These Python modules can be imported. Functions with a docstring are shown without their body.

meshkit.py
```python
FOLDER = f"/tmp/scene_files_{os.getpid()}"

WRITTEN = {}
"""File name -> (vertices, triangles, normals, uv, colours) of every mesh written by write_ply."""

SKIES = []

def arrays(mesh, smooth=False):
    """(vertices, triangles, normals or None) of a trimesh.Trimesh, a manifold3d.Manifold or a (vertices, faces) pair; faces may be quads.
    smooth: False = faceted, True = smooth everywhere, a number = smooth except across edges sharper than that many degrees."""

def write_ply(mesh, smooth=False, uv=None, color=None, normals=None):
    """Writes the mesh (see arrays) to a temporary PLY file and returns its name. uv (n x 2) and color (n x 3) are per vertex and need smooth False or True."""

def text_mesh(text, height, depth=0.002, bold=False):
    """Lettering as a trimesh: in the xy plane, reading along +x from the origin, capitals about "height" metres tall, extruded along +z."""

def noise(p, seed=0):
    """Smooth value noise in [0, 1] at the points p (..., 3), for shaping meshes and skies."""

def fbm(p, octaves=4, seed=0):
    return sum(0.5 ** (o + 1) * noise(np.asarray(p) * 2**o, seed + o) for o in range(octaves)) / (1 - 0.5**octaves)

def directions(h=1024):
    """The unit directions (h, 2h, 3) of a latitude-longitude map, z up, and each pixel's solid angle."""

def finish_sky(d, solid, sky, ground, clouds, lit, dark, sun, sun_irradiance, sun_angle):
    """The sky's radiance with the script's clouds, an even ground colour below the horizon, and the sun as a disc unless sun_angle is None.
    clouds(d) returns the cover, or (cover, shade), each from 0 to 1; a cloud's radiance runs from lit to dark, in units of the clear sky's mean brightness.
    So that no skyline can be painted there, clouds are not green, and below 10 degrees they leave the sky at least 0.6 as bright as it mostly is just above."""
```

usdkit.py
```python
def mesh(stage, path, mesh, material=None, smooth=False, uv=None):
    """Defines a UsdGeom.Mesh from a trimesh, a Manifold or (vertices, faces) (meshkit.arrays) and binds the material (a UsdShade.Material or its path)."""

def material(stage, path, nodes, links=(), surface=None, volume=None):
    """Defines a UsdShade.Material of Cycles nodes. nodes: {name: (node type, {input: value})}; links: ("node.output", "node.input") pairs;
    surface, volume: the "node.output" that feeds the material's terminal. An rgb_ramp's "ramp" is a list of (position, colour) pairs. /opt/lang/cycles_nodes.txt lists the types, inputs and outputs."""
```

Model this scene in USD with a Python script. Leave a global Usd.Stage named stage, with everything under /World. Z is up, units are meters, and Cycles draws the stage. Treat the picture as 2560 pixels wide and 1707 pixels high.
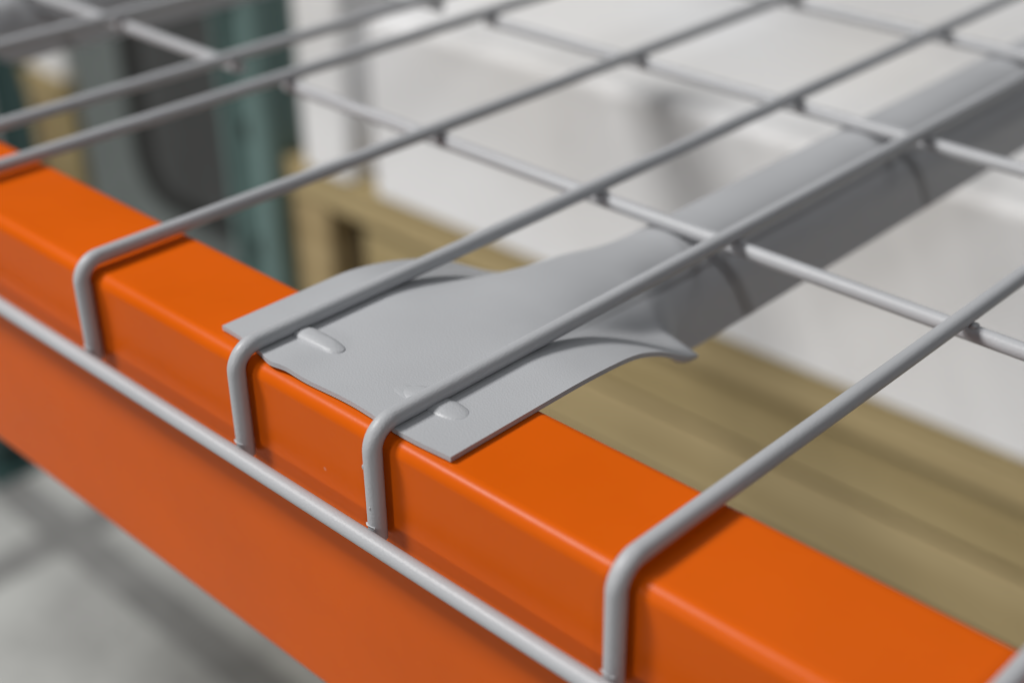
import math, random
import numpy as np
import trimesh
import shapely.geometry as sg
import usdkit, meshkit
from pxr import Usd, UsdGeom, UsdLux, UsdShade, Gf, Sdf, Vt

random.seed(7)
rng = np.random.default_rng(7)
MM = 0.001
stage = Usd.Stage.CreateInMemory()
UsdGeom.SetStageUpAxis(stage, UsdGeom.Tokens.z)
UsdGeom.SetStageMetersPerUnit(stage, 1.0)
UsdGeom.Xform.Define(stage, '/World')
UsdGeom.Scope.Define(stage, '/World/Looks')

# ------------------------------------------------------------------ camera
CAM_POS = np.array([262.516, -215.162, 223.965]) * MM
R_, U_, F_ = (np.array([0.72151939, 0.69227564, -0.01281442]), np.array([-0.33591216, 0.36616564, 0.86780513]),
              np.array([-0.60545255, 0.62183371, -0.49673941]))
cam = UsdGeom.Camera.Define(stage, '/World/camera')
cam.AddTransformOp().Set(Gf.Matrix4d(*R_, 0, *U_, 0, *(-F_), 0, *CAM_POS, 1))
APER = 22.3
cam.CreateHorizontalApertureAttr(APER)
cam.CreateVerticalApertureAttr(APER * 682 / 1024)
cam.CreateFocalLengthAttr(APER * 3536.08 / 2560)
cam.CreateFStopAttr(3.1)
cam.CreateFocusDistanceAttr(0.420)
cam.CreateClippingRangeAttr(Gf.Vec2f(0.02, 100))
cam.CreateExposureAttr(0.0)


# ------------------------------------------------------------------ lamps
def rect_light(name, pos, target, w, h, intensity, color):
    l = UsdLux.RectLight.Define(stage, '/World/' + name)
    pos, target = np.array(pos, float), np.array(target, float)
    z = pos - target
    z /= np.linalg.norm(z)
    x = np.cross([0, 1, 0] if abs(z[1]) < .95 else [1, 0, 0], z)
    x /= np.linalg.norm(x)
    y = np.cross(z, x)
    l.AddTransformOp().Set(Gf.Matrix4d(*x, 0, *y, 0, *z, 0, *pos, 1))
    l.CreateWidthAttr(w)
    l.CreateHeightAttr(h)
    l.CreateIntensityAttr(intensity)
    l.CreateColorAttr(Gf.Vec3f(*color))
    return l


rect_light('ceiling_lamp', (-1.95, -1.42, 2.9), (0, 0.05, 0), 0.9, 0.62, 84, (1.0, 0.985, 0.965))
rect_light('ceiling_lamp_001', (-0.25, 1.75, 2.9), (-0.4, 1.0, -0.2), 2.0, 1.1, 2.5, (0.97, 0.985, 1.0))  # added overhead fill, brightens the cartons and lifts their dark patches
rect_light('ceiling_lamp_002', (2.4, -1.6, 2.9), (0, 0.05, 0), 0.32, 0.2, 140, (0.97, 0.985, 1.0))
rect_light('front_lamp', (-0.75, -3.6, 0.92), (0, 0.0, -0.03), 0.6, 0.45, 41, (1.0, 0.99, 0.97))
dome = UsdLux.DomeLight.Define(stage, '/World/ambient_light')
dome_m = usdkit.material(stage, '/World/Looks/hall_air', {'b': ('background_shader', {'color': (0.9, 0.95, 1.0), 'strength': 0.036})}, surface='b.background')
UsdShade.MaterialBindingAPI.Apply(dome.GetPrim()).Bind(dome_m)

# ------------------------------------------------------------------ materials
LK = '/World/Looks/'


def paint(name, color, rough, bump_scale, bump, spec=0.5, coat=0.0, var=0.04, coat_rough=0.08, speck=0.0):
    nodes = {'geo': ('geometry', {}),
             'n': ('noise_texture', {'scale': bump_scale, 'detail': 3.0}),
             'bp': ('bump', {'strength': bump, 'distance': 0.0004}),
             'v': ('noise_texture', {'scale': 14.0, 'detail': 4.0}),
             'r': ('rgb_ramp', {'ramp': [(0.3, tuple(c * (1 - var) for c in color)), (0.7, tuple(min(1, c * (1 + var)) for c in color))]}),
             'rr': ('rgb_ramp', {'ramp': [(0.3, (rough * .88,) * 3), (0.7, (min(1, rough * 1.14),) * 3)]}),
             'p': ('principled_bsdf', {'roughness': rough, 'specular_ior_level': spec, 'coat_weight': coat, 'coat_roughness': coat_rough})}
    links = [('geo.position', 'n.vector'), ('geo.position', 'v.vector'), ('n.fac', 'bp.height'), ('v.fac', 'r.fac'),
             ('v.fac', 'rr.fac'), ('rr.color', 'p.roughness'), ('bp.normal', 'p.normal')]
    if speck:
        nodes.update({'sp': ('voronoi_texture', {'scale': 70.0}),
                      'sr': ('rgb_ramp', {'ramp': [(0.0, (1, 1, 1)), (0.045, (1, 1, 1)), (0.06, (0, 0, 0)), (1, (0, 0, 0))]}),
                      'sn': ('noise_texture', {'scale': 30.0, 'detail': 1.0}),
                      'st': ('rgb_ramp', {'ramp': [(0.0, (0, 0, 0)), (0.63, (0, 0, 0)), (0.66, (speck,) * 3), (1, (speck,) * 3)]}),
                      'sm': ('math', {'math_type': 'multiply'}),
                      'mx': ('mix', {'mix_type': 'mix', 'color2': (0.62, 0.5, 0.42)})})
        links += [('geo.position', 'sp.vector'), ('geo.position', 'sn.vector'), ('sp.distance', 'sr.fac'), ('sn.fac', 'st.fac'),
                  ('sr.color', 'sm.value1'), ('st.color', 'sm.value2'), ('sm.value', 'mx.fac'), ('r.color', 'mx.color1'), ('mx.color', 'p.base_color')]
    else:
        links += [('r.color', 'p.base_color')]
    return usdkit.material(stage, LK + name, nodes, links, surface='p.BSDF')


M = {}
M['orange'] = paint('orange_powder_coat', (0.60, 0.095, 0.002), 0.33, 700, 0.08, spec=0.11, var=0.05, speck=0.5)
M['grey'] = paint('grey_powder_coat', (0.40, 0.408, 0.425), 0.42, 1500, 0.28, spec=0.4, var=0.05)
M['weld'] = paint('painted_weld', (0.40, 0.41, 0.425), 0.42, 2200, 0.5, spec=0.4, var=0.05)
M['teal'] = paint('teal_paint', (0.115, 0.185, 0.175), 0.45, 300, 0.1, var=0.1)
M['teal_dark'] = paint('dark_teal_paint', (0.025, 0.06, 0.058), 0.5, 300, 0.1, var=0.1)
M['steel_grey'] = paint('grey_green_steel', (0.145, 0.165, 0.16), 0.5, 200, 0.1, var=0.12)
M['steel_dark'] = paint('charcoal_panel', (0.062, 0.064, 0.064), 0.55, 200, 0.1, var=0.12)
M['rubber'] = paint('black_seal', (0.012, 0.012, 0.011), 0.6, 200, 0.1, var=0.1)
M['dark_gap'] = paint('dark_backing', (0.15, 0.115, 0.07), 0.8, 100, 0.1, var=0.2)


def white_board(name, color):
    return usdkit.material(stage, LK + name, {
        'geo': ('geometry', {}), 'v': ('noise_texture', {'scale': 3.2, 'detail': 1.0}),
        'r': ('rgb_ramp', {'ramp': [(0.3, tuple(np.array(color) * (0.93, 0.91, 0.88))), (0.62, color)]}),
        'n': ('noise_texture', {'scale': 25.0, 'detail': 2.0}), 'bp': ('bump', {'strength': 0.08, 'distance': 0.004}),
        'p': ('principled_bsdf', {'roughness': 0.5, 'specular_ior_level': 0.4})},
        [('geo.position', 'v.vector'), ('geo.position', 'n.vector'), ('v.fac', 'r.fac'), ('r.color', 'p.base_color'), ('n.fac', 'bp.height'), ('bp.normal', 'p.normal')], surface='p.BSDF')


M['white'] = white_board('white_carton', (0.83, 0.832, 0.84))
M['tape'] = white_board('white_tape', (0.78, 0.78, 0.79))


def wood(name, a, b, offset):
    return usdkit.material(stage, LK + name, {
        'geo': ('geometry', {}), 'map': ('mapping', {'scale': (2.2, 30, 34), 'location': (offset, offset * 1.7, offset * .6)}),
        'n': ('noise_texture', {'scale': 1.0, 'detail': 5.0, 'distortion': 0.6}),
        'r': ('rgb_ramp', {'ramp': [(0.28, a), (0.72, b)]}),
        'bp': ('bump', {'strength': 0.3, 'distance': 0.001}),
        'p': ('principled_bsdf', {'roughness': 0.75, 'specular_ior_level': 0.25})},
        [('geo.position', 'map.vector'), ('map.vector', 'n.vector'), ('n.fac', 'r.fac'), ('n.fac', 'bp.height'), ('r.color', 'p.base_color'), ('bp.normal', 'p.normal')], surface='p.BSDF')


WOODS = [wood(f'pine_wood_{w}', a, b, o) for w, a, b, o in (
    ('light', (0.33, 0.25, 0.12), (0.45, 0.355, 0.19), 1.3), ('mid', (0.30, 0.228, 0.105), (0.42, 0.33, 0.17), 4.9), ('warm', (0.32, 0.235, 0.115), (0.44, 0.335, 0.18), 8.2))]

M['concrete'] = usdkit.material(stage, LK + 'worn_concrete', {
    'geo': ('geometry', {}), 'v': ('noise_texture', {'scale': 4.5, 'detail': 5.0, 'distortion': 0.4}), 'f': ('noise_texture', {'scale': 60.0, 'detail': 5.0}),
    'r': ('rgb_ramp', {'ramp': [(0.32, (0.36, 0.36, 0.35)), (0.5, (0.46, 0.465, 0.45)), (0.68, (0.56, 0.57, 0.55))]}),
    'r2': ('rgb_ramp', {'ramp': [(0.3, (0.82, 0.82, 0.82)), (0.7, (1, 1, 1))]}),
    'm': ('mix', {'mix_type': 'multiply', 'fac': 1.0}), 'bp': ('bump', {'strength': 0.2, 'distance': 0.002}),
    'p': ('principled_bsdf', {'roughness': 0.55, 'specular_ior_level': 0.4})},
    [('geo.position', 'v.vector'), ('geo.position', 'f.vector'), ('v.fac', 'r.fac'), ('f.fac', 'r2.fac'), ('r.color', 'm.color1'), ('r2.color', 'm.color2'),
     ('m.color', 'p.base_color'), ('f.fac', 'bp.height'), ('bp.normal', 'p.normal')], surface='p.BSDF')

# ------------------------------------------------------------------ helpers (all lengths in mm until they reach the stage)
COUNT = {}


def numbered(parent, name):
    k = (str(parent), name)
    COUNT[k] = COUNT.get(k, -1) + 1
    return name if COUNT[k] == 0 else f'{name}_{COUNT[k]:03d}'


def keys(prim, label=None, category=None, group=None, kind=None):
    for k, v in (('label', label), ('category', category), ('group', group), ('kind', kind)):
        if v:
            prim.SetCustomDataByKey(k, v)
    return prim


def thing(name, label, category, base=(0, 0, 0), group=None):
    path = '/World/' + numbered('/World', name)
    x = UsdGeom.Xform.Define(stage, path)
    x.AddTranslateOp().Set(Gf.Vec3d(*(np.array(base, float) * MM)))
    x.GetPrim().SetCustomDataByKey('_', 0)
    x.GetPrim().ClearCustomDataByKey('_')
    BASE[path] = np.array(base, float)
    keys(x.GetPrim(), label, category, group)
    return path


BASE = {}


def part(name, mesh, material, parent='/World', smooth=40, base=None):
    """one Mesh prim; the mesh is given in world millimetres"""
    if base is None:
        base = BASE.get(parent, np.zeros(3))
    path = parent + '/' + numbered(parent, name)
    v, f = (np.array(mesh.vertices, float), np.array(mesh.faces)) if hasattr(mesh, 'vertices') else mesh
    m = usdkit.mesh(stage, path, trimesh.Trimesh((v - base) * MM, f, process=False), material, smooth=smooth)
    BASE[path] = base
    return path


def tube(path, r, n=20, cap=True, wob=0.0):
    """round bar along a polyline"""
    P = np.asarray(path, float)
    T = np.gradient(P, axis=0)
    T /= np.linalg.norm(T, axis=1, keepdims=True)
    ref = np.array([1.0, 0, 0]) if abs(T[0][0]) < .9 else np.array([0, 0, 1.0])
    V = []
    for p, t in zip(P, T):
        a = np.cross(t, ref); a /= np.linalg.norm(a)
        b = np.cross(t, a)
        th = np.arange(n) / n * 2 * np.pi
        V.append(p + r * (np.cos(th)[:, None] * a + np.sin(th)[:, None] * b))
    V = np.concatenate(V)
    F = []
    for i in range(len(P) - 1):
        for j in range(n):
            k = (j + 1) % n
            F += [(i * n + j, i * n + k, (i + 1) * n + k), (i * n + j, (i + 1) * n + k, (i + 1) * n + j)]
    if cap:
        V = np.vstack([V, P[0], P[-1]])
        for j in range(n):
            k = (j + 1) % n
            F += [(len(V) - 2, k, j), (len(V) - 1, (len(P) - 1) * n + j, (len(P) - 1) * n + k)]
    m = trimesh.Trimesh(V, F, process=False)
    m.fix_normals()
    return m


def box(x0, x1, y0, y1, z0, z1, ch=0.0):
    if ch <= 0:
        m = trimesh.creation.box((x1 - x0, y1 - y0, z1 - z0))
        m.apply_translation(((x0 + x1) / 2, (y0 + y1) / 2, (z0 + z1) / 2))
        return m
    pts = []
    for sx in (0, 1):
        for sy in (0, 1):
            for sz in (0, 1):
                c = np.array([(x0, x1)[sx], (y0, y1)[sy], (z0, z1)[sz]], float)
                d = np.array([1 - 2 * sx, 1 - 2 * sy, 1 - 2 * sz]) * ch
                for k in range(3):
                    q = c + d
                    q[k] = c[k]
                    pts.append(q)
    return trimesh.convex.convex_hull(np.array(pts))


def extrude_x(poly, x0, x1):
    """polygon in the (y, z) plane pushed along x"""
    m = trimesh.creation.extrude_polygon(poly, x1 - x0, engine='earcut')
    v = np.array(m.vertices)
    m = trimesh.Trimesh(np.c_[v[:, 2] + x0, v[:, 0], v[:, 1]], m.faces, process=False)
    m.fix_normals()
    return m


def extrude_z(poly, z0, z1):
    m = trimesh.creation.extrude_polygon(poly, z1 - z0, engine='earcut')
    m.apply_translation((0, 0, z0))
    return m


FLOOR = -1000.0
r = 2.9                     # wire radius
T = 1.66                    # sheet thickness
ZW = r + T                  # height of the long wires
ZC = ZW - 2 * r             # cross wires hang under them
YB = 1040.0                 # back beam
D, H = 43.9, 121.9          # beam depth, height

# ------------------------------------------------------------------ setting: the floor
part('floor', box(-9000, 6000, -4000, 9000, FLOOR - 60, FLOOR), M['concrete'], smooth=False)
keys(stage.GetPrimAtPath('/World/floor'), 'worn grey concrete floor', None, None, 'structure')

M['dark_strip'] = paint('dark_grey_strip', (0.23, 0.23, 0.225), 0.6, 120, 0.2, var=0.15)  # darker grey for the strips that cross on the floor
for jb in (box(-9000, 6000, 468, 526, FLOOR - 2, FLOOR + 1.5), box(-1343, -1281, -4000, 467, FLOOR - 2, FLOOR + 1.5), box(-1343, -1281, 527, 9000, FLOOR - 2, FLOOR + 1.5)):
    keys(stage.GetPrimAtPath(part('floor_joint', jb, M['dark_strip'], smooth=False)), 'dark strip across the concrete floor', None, None, 'structure')


# ------------------------------------------------------------------ the orange beam
def beam_section(y0):
    return sg.box(y0, -H, y0 + D, 0).buffer(-4.8).buffer(4.8, quad_segs=12)


beam = thing('rack_beam', 'orange steel rack beam running under the grey wire decking', 'rack beam', (0, 0, -H))
part('beam_body', extrude_x(beam_section(0), -1250, 520), M['orange'], beam, smooth=35)


# ------------------------------------------------------------------ the wire decks
def sm(a, b, x):
    t = np.clip((x - a) / (b - a), 0, 1)
    return t * t * (3 - 2 * t)


PAR = dict(R=22.9, gm=0.65, g0=54, g1=124, g2=128, g3=150, u00=27, ua=11, u1a=75, u1b=138, w=3.6, wd0=-2, wd1=22, wa=105, wb=138, za=88, zb=170, ka=134, kl=13, hb=2, hc=126, hw=14)


def section(y, n=49, P=PAR):
    """sheet profile (mid to right half, mirrored) at the distance y: flat flange that closes into an arched channel"""
    base = 55.0 - 3.7 * sm(55, 100, y)
    h = base + P['hb'] * np.exp(-((y - P['hc']) / P['hw']) ** 2) - 5.5 * np.exp(-((y - 145) / 6.5) ** 2)
    u = np.linspace(0, h, n)
    g = P['gm'] * sm(P['g0'], P['g1'], y) + (1 - P['gm']) * sm(P['g2'], P['g3'], y)      # a first slow fold, then the web closes to the channel
    u0 = P['u00'] + P['ua'] * sm(P['u1a'], P['u1b'], y) + 18 * sm(P['ka'] - 1, P['ka'] + P['kl'], y)
    wing = np.radians(P['wd0']) * sm(70, 95, y) + np.radians(P['wd1'] - P['wd0']) * sm(P['wa'], P['wb'], y)
    psi = g * np.clip(u / P['R'], 0, np.pi / 2)
    k = sm(u0 - P['w'], u0 + P['w'], u) * (1 - sm(P['ka'], P['ka'] + P['kl'], y))
    psi = psi * (1 - k) + wing * k * g
    du = u[1] - u[0]
    x = np.r_[0, np.cumsum((np.cos(psi[1:]) + np.cos(psi[:-1])) / 2 * du)]
    z = -np.r_[0, np.cumsum((np.sin(psi[1:]) + np.sin(psi[:-1])) / 2 * du)]
    zt = T + 0.5 - 6.0 * sm(P['za'], P['zb'], y)
    return np.r_[-x[:0:-1], x], np.r_[z[:0:-1], z] + zt


def channel_mesh(xc, y_end=600.0):
    ys = np.r_[np.linspace(4.2, 40, 14), np.linspace(43, 185, 120), np.linspace(195, y_end, 20)]
    S = []
    for y in ys:
        x, z = section(y)
        x = np.where(x < 0, x * (1 - .03 * (1 - sm(55, 100, y))), x)
        yy = np.full_like(x, y)
        f = 1 - sm(4, 30, y)
        s = x / 55.0
        yy = yy + f * (-1.6 * np.exp(-((s + .42) / .10) ** 2) + 2.6 * sm(-.52, -1.0, s) + 0.6 * np.sin(7 * s))       # hand-sheared front edge
        z = z + f * (0.9 * np.exp(-((s + .34) / .13) ** 2))
        S.append(np.c_[x + xc, yy, z])
    S = np.array(S)
    a, b = S.shape[:2]
    dy, dx = np.gradient(S, axis=0), np.gradient(S, axis=1)
    N = np.cross(dx, dy)
    N /= np.linalg.norm(N, axis=2, keepdims=True)
    top, bot = S.reshape(-1, 3), (S - N * T).reshape(-1, 3)
    i, j = np.meshgrid(np.arange(a - 1), np.arange(b - 1), indexing='ij')
    q = np.stack([i * b + j, i * b + j + 1, (i + 1) * b + j + 1, (i + 1) * b + j], -1).reshape(-1, 4)
    tri = lambda q_: np.vstack([q_[:, [0, 1, 2]], q_[:, [0, 2, 3]]])
    n = a * b
    F = [tri(q), tri(q[:, ::-1] + n)]
    for loop in (np.arange(b), (a - 1) * b + np.arange(b)[::-1], (np.arange(a) * b)[::-1], np.arange(a) * b + b - 1):
        F.append(tri(np.c_[loop[1:], loop[:-1], loop[:-1] + n, loop[1:] + n]))
    m = trimesh.Trimesh(np.vstack([top, bot]), np.vstack(F), process=False)
    m.fix_normals()
    return m


def long_wire(x, z_end=-33.5, y_end=YB + 12, bulge=0.0):
    R0 = 7.8
    yl = -r - 0.45
    th = np.linspace(0, np.pi / 2, 12)
    path = [(x, yl, z_end)] + [(x, yl, t) for t in (-20, -9)]
    path += [(x, yl + R0 - R0 * math.cos(t), ZW - R0 + R0 * math.sin(t)) for t in th]
    path += [(x, t, ZW) for t in np.linspace(12, y_end, 14)]
    return tube(path, r)


def bead(c, s, seed, rough=0.18, rz=0.0, square=1.0):
    m = trimesh.creation.icosphere(3)
    v = np.array(m.vertices)
    v[:, :2] = np.sign(v[:, :2]) * np.abs(v[:, :2]) ** square
    v = v * (1 + rough * (meshkit.fbm(v * 2.1 + seed * 3.7, 3, seed) - .5)[:, None])
    v = v * np.array(s)
    ca, sa = math.cos(rz), math.sin(rz)
    v = np.c_[v[:, 0] * ca - v[:, 1] * sa, v[:, 0] * sa + v[:, 1] * ca, v[:, 2]]
    return trimesh.Trimesh(v + np.array(c), m.faces, process=False)


CROSS = [170.7, 305.3, 437.5, 571.0]


def wire_deck(label, xs, x0, x1, channels, beads):
    root = thing('wire_deck', label, 'wire deck', ((x0 + x1) / 2, 0, 0), 'grey wire decks on the beam')
    for x in xs:
        p = part('long_wire', long_wire(x), M['grey'], root, smooth=50)
        part('weld', bead((x - 0.2, -r - 2.75, -28.2), (2.2, 0.7, 0.4), int(abs(x)) % 17, .8), M['weld'], p, smooth=50)
        if x == 0.0:
            for dx, z, q in ((-2.1, -8.5, .8), (-2.5, -13.0, .5), (0.4, -21.5, .5)):
                part('paint_drip', bead((x + dx, -r - .45 - math.sqrt(r * r - dx * dx) + .1, z), (.7 * q, .6 * q, 1.2 * q), 5), M['grey'], p, smooth=60)
    for y in CROSS:
        p = part('cross_wire', tube([(t, y, ZC) for t in np.linspace(x0, x1, 9)], r), M['grey'], root, smooth=50)
        for x in xs:
            if beads and y < 320:
                part('weld', bead((x + 3.0, y - 0.4, ZW - r + 0.2), (1.3, 1.9, 0.9), int(abs(x + y)) % 13, .4), M['weld'], p, smooth=50)
    part('front_wire', tube([(t, -3 * r - 0.3, -30.6) for t in np.linspace(x0, x1, 9)], r), M['grey'], root, smooth=50)
    for xc in channels:
        p = part('support_channel', channel_mesh(xc), M['grey'], root, smooth=50)
        for k, (bx, by, sx, sy, sz) in enumerate(beads):
            part('weld_bump', bead((bx, by, T - 0.15), (sx, sy, sz), k + 3, .12, square=0.7), M['grey'], p, smooth=60)
    return root


WX = [-255.4, -154.06, -64.17, 0.0, 90.85, 179.0, 268.0, 358.0]
wire_deck('grey wire deck whose flared support channel rests on the beam in the foreground', WX, -259.0, 440.0, [-30.8],
          [(-54.0, 21.3, 12.5, 4.1, 2.5), (-7.0, 20.0, 10.5, 4.6, 0.85), (0.5, 21.2, 13.0, 5.0, 1.75)])
wire_deck('farther grey wire deck at upper left, its cross wires ending in stubs', [-297.64, -398.5, -491.0, -555.0, -645.0], -800.0, -294.6, [-524.0], [])


# ------------------------------------------------------------------ behind: pine crate with white cartons
def crate(x0, x1, y0, depth, ztop, label, rows, post=80, gap=54, boards=True):
    root = thing('wooden_crate', label, 'crate', ((x0 + x1) / 2, y0 + depth / 2, FLOOR), 'wooden crates behind the beam')
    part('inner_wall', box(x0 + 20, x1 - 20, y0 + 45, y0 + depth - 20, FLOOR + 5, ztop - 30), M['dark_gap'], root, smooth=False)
    part('top_rail', box(x0, x1, y0 - 4, y0 + 40, ztop - 46, ztop - 12, 2.5), WOODS[0], root, smooth=False)
    part('lid', box(x0 - 4, x1 + 4, y0 - 6, y0 + depth, ztop - 11.5, ztop, 2), WOODS[1], root, smooth=False)
    part('corner_post', box(x0, x0 + post, y0, y0 + 42, FLOOR, ztop - 46.3, 3), WOODS[2], root, smooth=False)
    part('corner_post', box(x1 - post, x1, y0, y0 + 42, FLOOR, ztop - 46.3, 3), WOODS[1], root, smooth=False)
    z = ztop - 49
    k = 0
    while z > FLOOR + 20:
        h = rows[k % len(rows)]
        dy = (k * 7 % 5) * 1.3
        part('board', box(x0 + post + gap, x1 - post - 6, y0 + 6 + dy, y0 + 28 + dy, max(z - h, FLOOR + 4), z, 2.5), WOODS[(k * 2 + 1) % 3], root, smooth=False)
        z -= h + 7
        k += 1
    return root


def carton(x0, x1, y0, y1, z0, z1, label, rad=13, group=None):
    root = thing('white_carton', label, 'carton', ((x0 + x1) / 2, (y0 + y1) / 2, z0), 'white cartons on the wooden crates')
    pts = []
    for z, inset in ((z0, 3), (z0 + 3, 0), (z1 - rad, 0), (z1 - rad * .5, rad * .14), (z1 - rad * .14, rad * .5), (z1, rad)):
        ring = sg.box(x0 + rad, y0 + rad, x1 - rad, y1 - rad).buffer(rad - inset, quad_segs=6)
        c = np.array(ring.exterior.coords)[:-1] if ring.area else np.array([(x0 + rad, y0 + rad), (x1 - rad, y0 + rad), (x1 - rad, y1 - rad), (x0 + rad, y1 - rad)])
        pts.append(np.c_[c, np.full(len(c), z)])
    part('carton_body', trimesh.convex.convex_hull(np.vstack(pts)), M['white'], root, smooth=50)
    xm = (y0 + y1) / 2
    part('tape', box(x0 + rad, x1 - rad, xm - 25, xm + 25, z1 + 0.2, z1 + 0.5), M['tape'], root, smooth=False)
    return root


ZT = -397.0
crate(-1000, 560, 700, 620, ZT, 'long tan wooden crate of horizontal boards under the big white carton', [64, 72, 60, 78])
carton(-948, -864, 691, 1180, ZT, -110, 'narrow white carton at the left end of the long wooden crate')
carton(-828, 545, 692, 1250, ZT, -196, 'wide low white carton filling the top of the long wooden crate')


# ------------------------------------------------------------------ teal rack uprights
def upright(cx, cy, label, w=92.0, d=46.0, top=900.0, mat='teal'):
    root = thing('rack_upright', label, 'rack upright', (cx, cy, FLOOR), 'teal rack uprights behind the beam')
    x0, x1, y0, y1 = cx - w / 2, cx + w / 2, cy, cy + d
    t = 2.5
    outer = sg.Polygon([(x0, y1), (x0, y0 + 6), (x0 + 6, y0), (x0 + 14, y0), (x0 + 22, y0 + 16), (x0 + 50, y0 + 16), (x0 + 58, y0), (x1 - 6, y0), (x1, y0 + 6), (x1, y1), (x1 - 16, y1)])
    line = sg.LineString([(x0 + 16, y1), (x0, y1), (x0, y0 + 6), (x0 + 6, y0), (x0 + 14, y0), (x0 + 22, y0 + 16), (x0 + 50, y0 + 16), (x0 + 58, y0), (x1 - 6, y0), (x1, y0 + 6), (x1, y1), (x1 - 16, y1)])
    part('column', extrude_z(line.buffer(t / 2, cap_style=2, join_style=1), FLOOR + 8, top), M[mat], root, smooth=30)
    part('base_plate', box(x0 - 28, x1 + 28, y0 - 24, y1 + 24, FLOOR, FLOOR + 8, 1.5), M[mat], root, smooth=False)
    for z in np.arange(-840, 300, 152.0):
        s = trimesh.creation.cylinder(9, 3, sections=20)
        s.apply_transform(trimesh.transformations.rotation_matrix(np.pi / 2, (1, 0, 0)))
        s.apply_scale((1, 1, 1.5))
        s.apply_translation((cx - 10, y0 + 13.6, z + 4))
        part('slot', s, M['rubber'], root, smooth=40)
    return root


upright(-1034, 676, 'teal rack upright beside the left end of the long wooden crate')
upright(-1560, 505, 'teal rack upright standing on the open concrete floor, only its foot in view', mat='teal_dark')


# ------------------------------------------------------------------ grey steel cabinet with a dark panel
def cabinet(x0, x1, y0, y1, z1):
    root = thing('steel_cabinet', 'grey steel cabinet with a rounded charcoal front panel behind the beam', 'cabinet', ((x0 + x1) / 2, (y0 + y1) / 2, FLOOR))
    part('cabinet_body', box(x0, x1, y0, y1, FLOOR + 30, z1, 6), M['steel_grey'], root, smooth=False)
    part('plinth', box(x0 + 20, x1 - 20, y0 + 25, y1 - 20, FLOOR, FLOOR + 29.5), M['rubber'], root, smooth=False)

    def plate(a, b, c, d, rad, ya, yb):
        poly = sg.box(a, c, b, d).buffer(-rad).buffer(rad, quad_segs=10)
        m = trimesh.creation.extrude_polygon(poly, yb - ya, engine='earcut')
        v = np.array(m.vertices)
        m = trimesh.Trimesh(np.c_[v[:, 0], yb - v[:, 2], v[:, 1]], m.faces, process=False)
        m.fix_normals()
        return m
    a, b, c, d = PANEL
    part('seal', plate(a, b, c, d, 90, y0 - 6, y0 - 0.5), M['rubber'], root, smooth=30)
    part('panel', plate(a + 78, b - 30, c + 40, d - 26, 70, y0 - 12, y0 - 6.3), M['steel_dark'], root, smooth=30)
    return root


PANEL = (-1838, -1360, -800, -140)
cabinet(-2022, -1300, 1000, 1500, 60)
crate(-2172, -2036, 985, 240, -632, 'small tan wooden crate standing left of the grey steel cabinet', [60, 70], post=40, gap=14)
carton(-2166, -2042, 992, 1215, -632, -500, 'small white carton on the small wooden crate left of the steel cabinet')
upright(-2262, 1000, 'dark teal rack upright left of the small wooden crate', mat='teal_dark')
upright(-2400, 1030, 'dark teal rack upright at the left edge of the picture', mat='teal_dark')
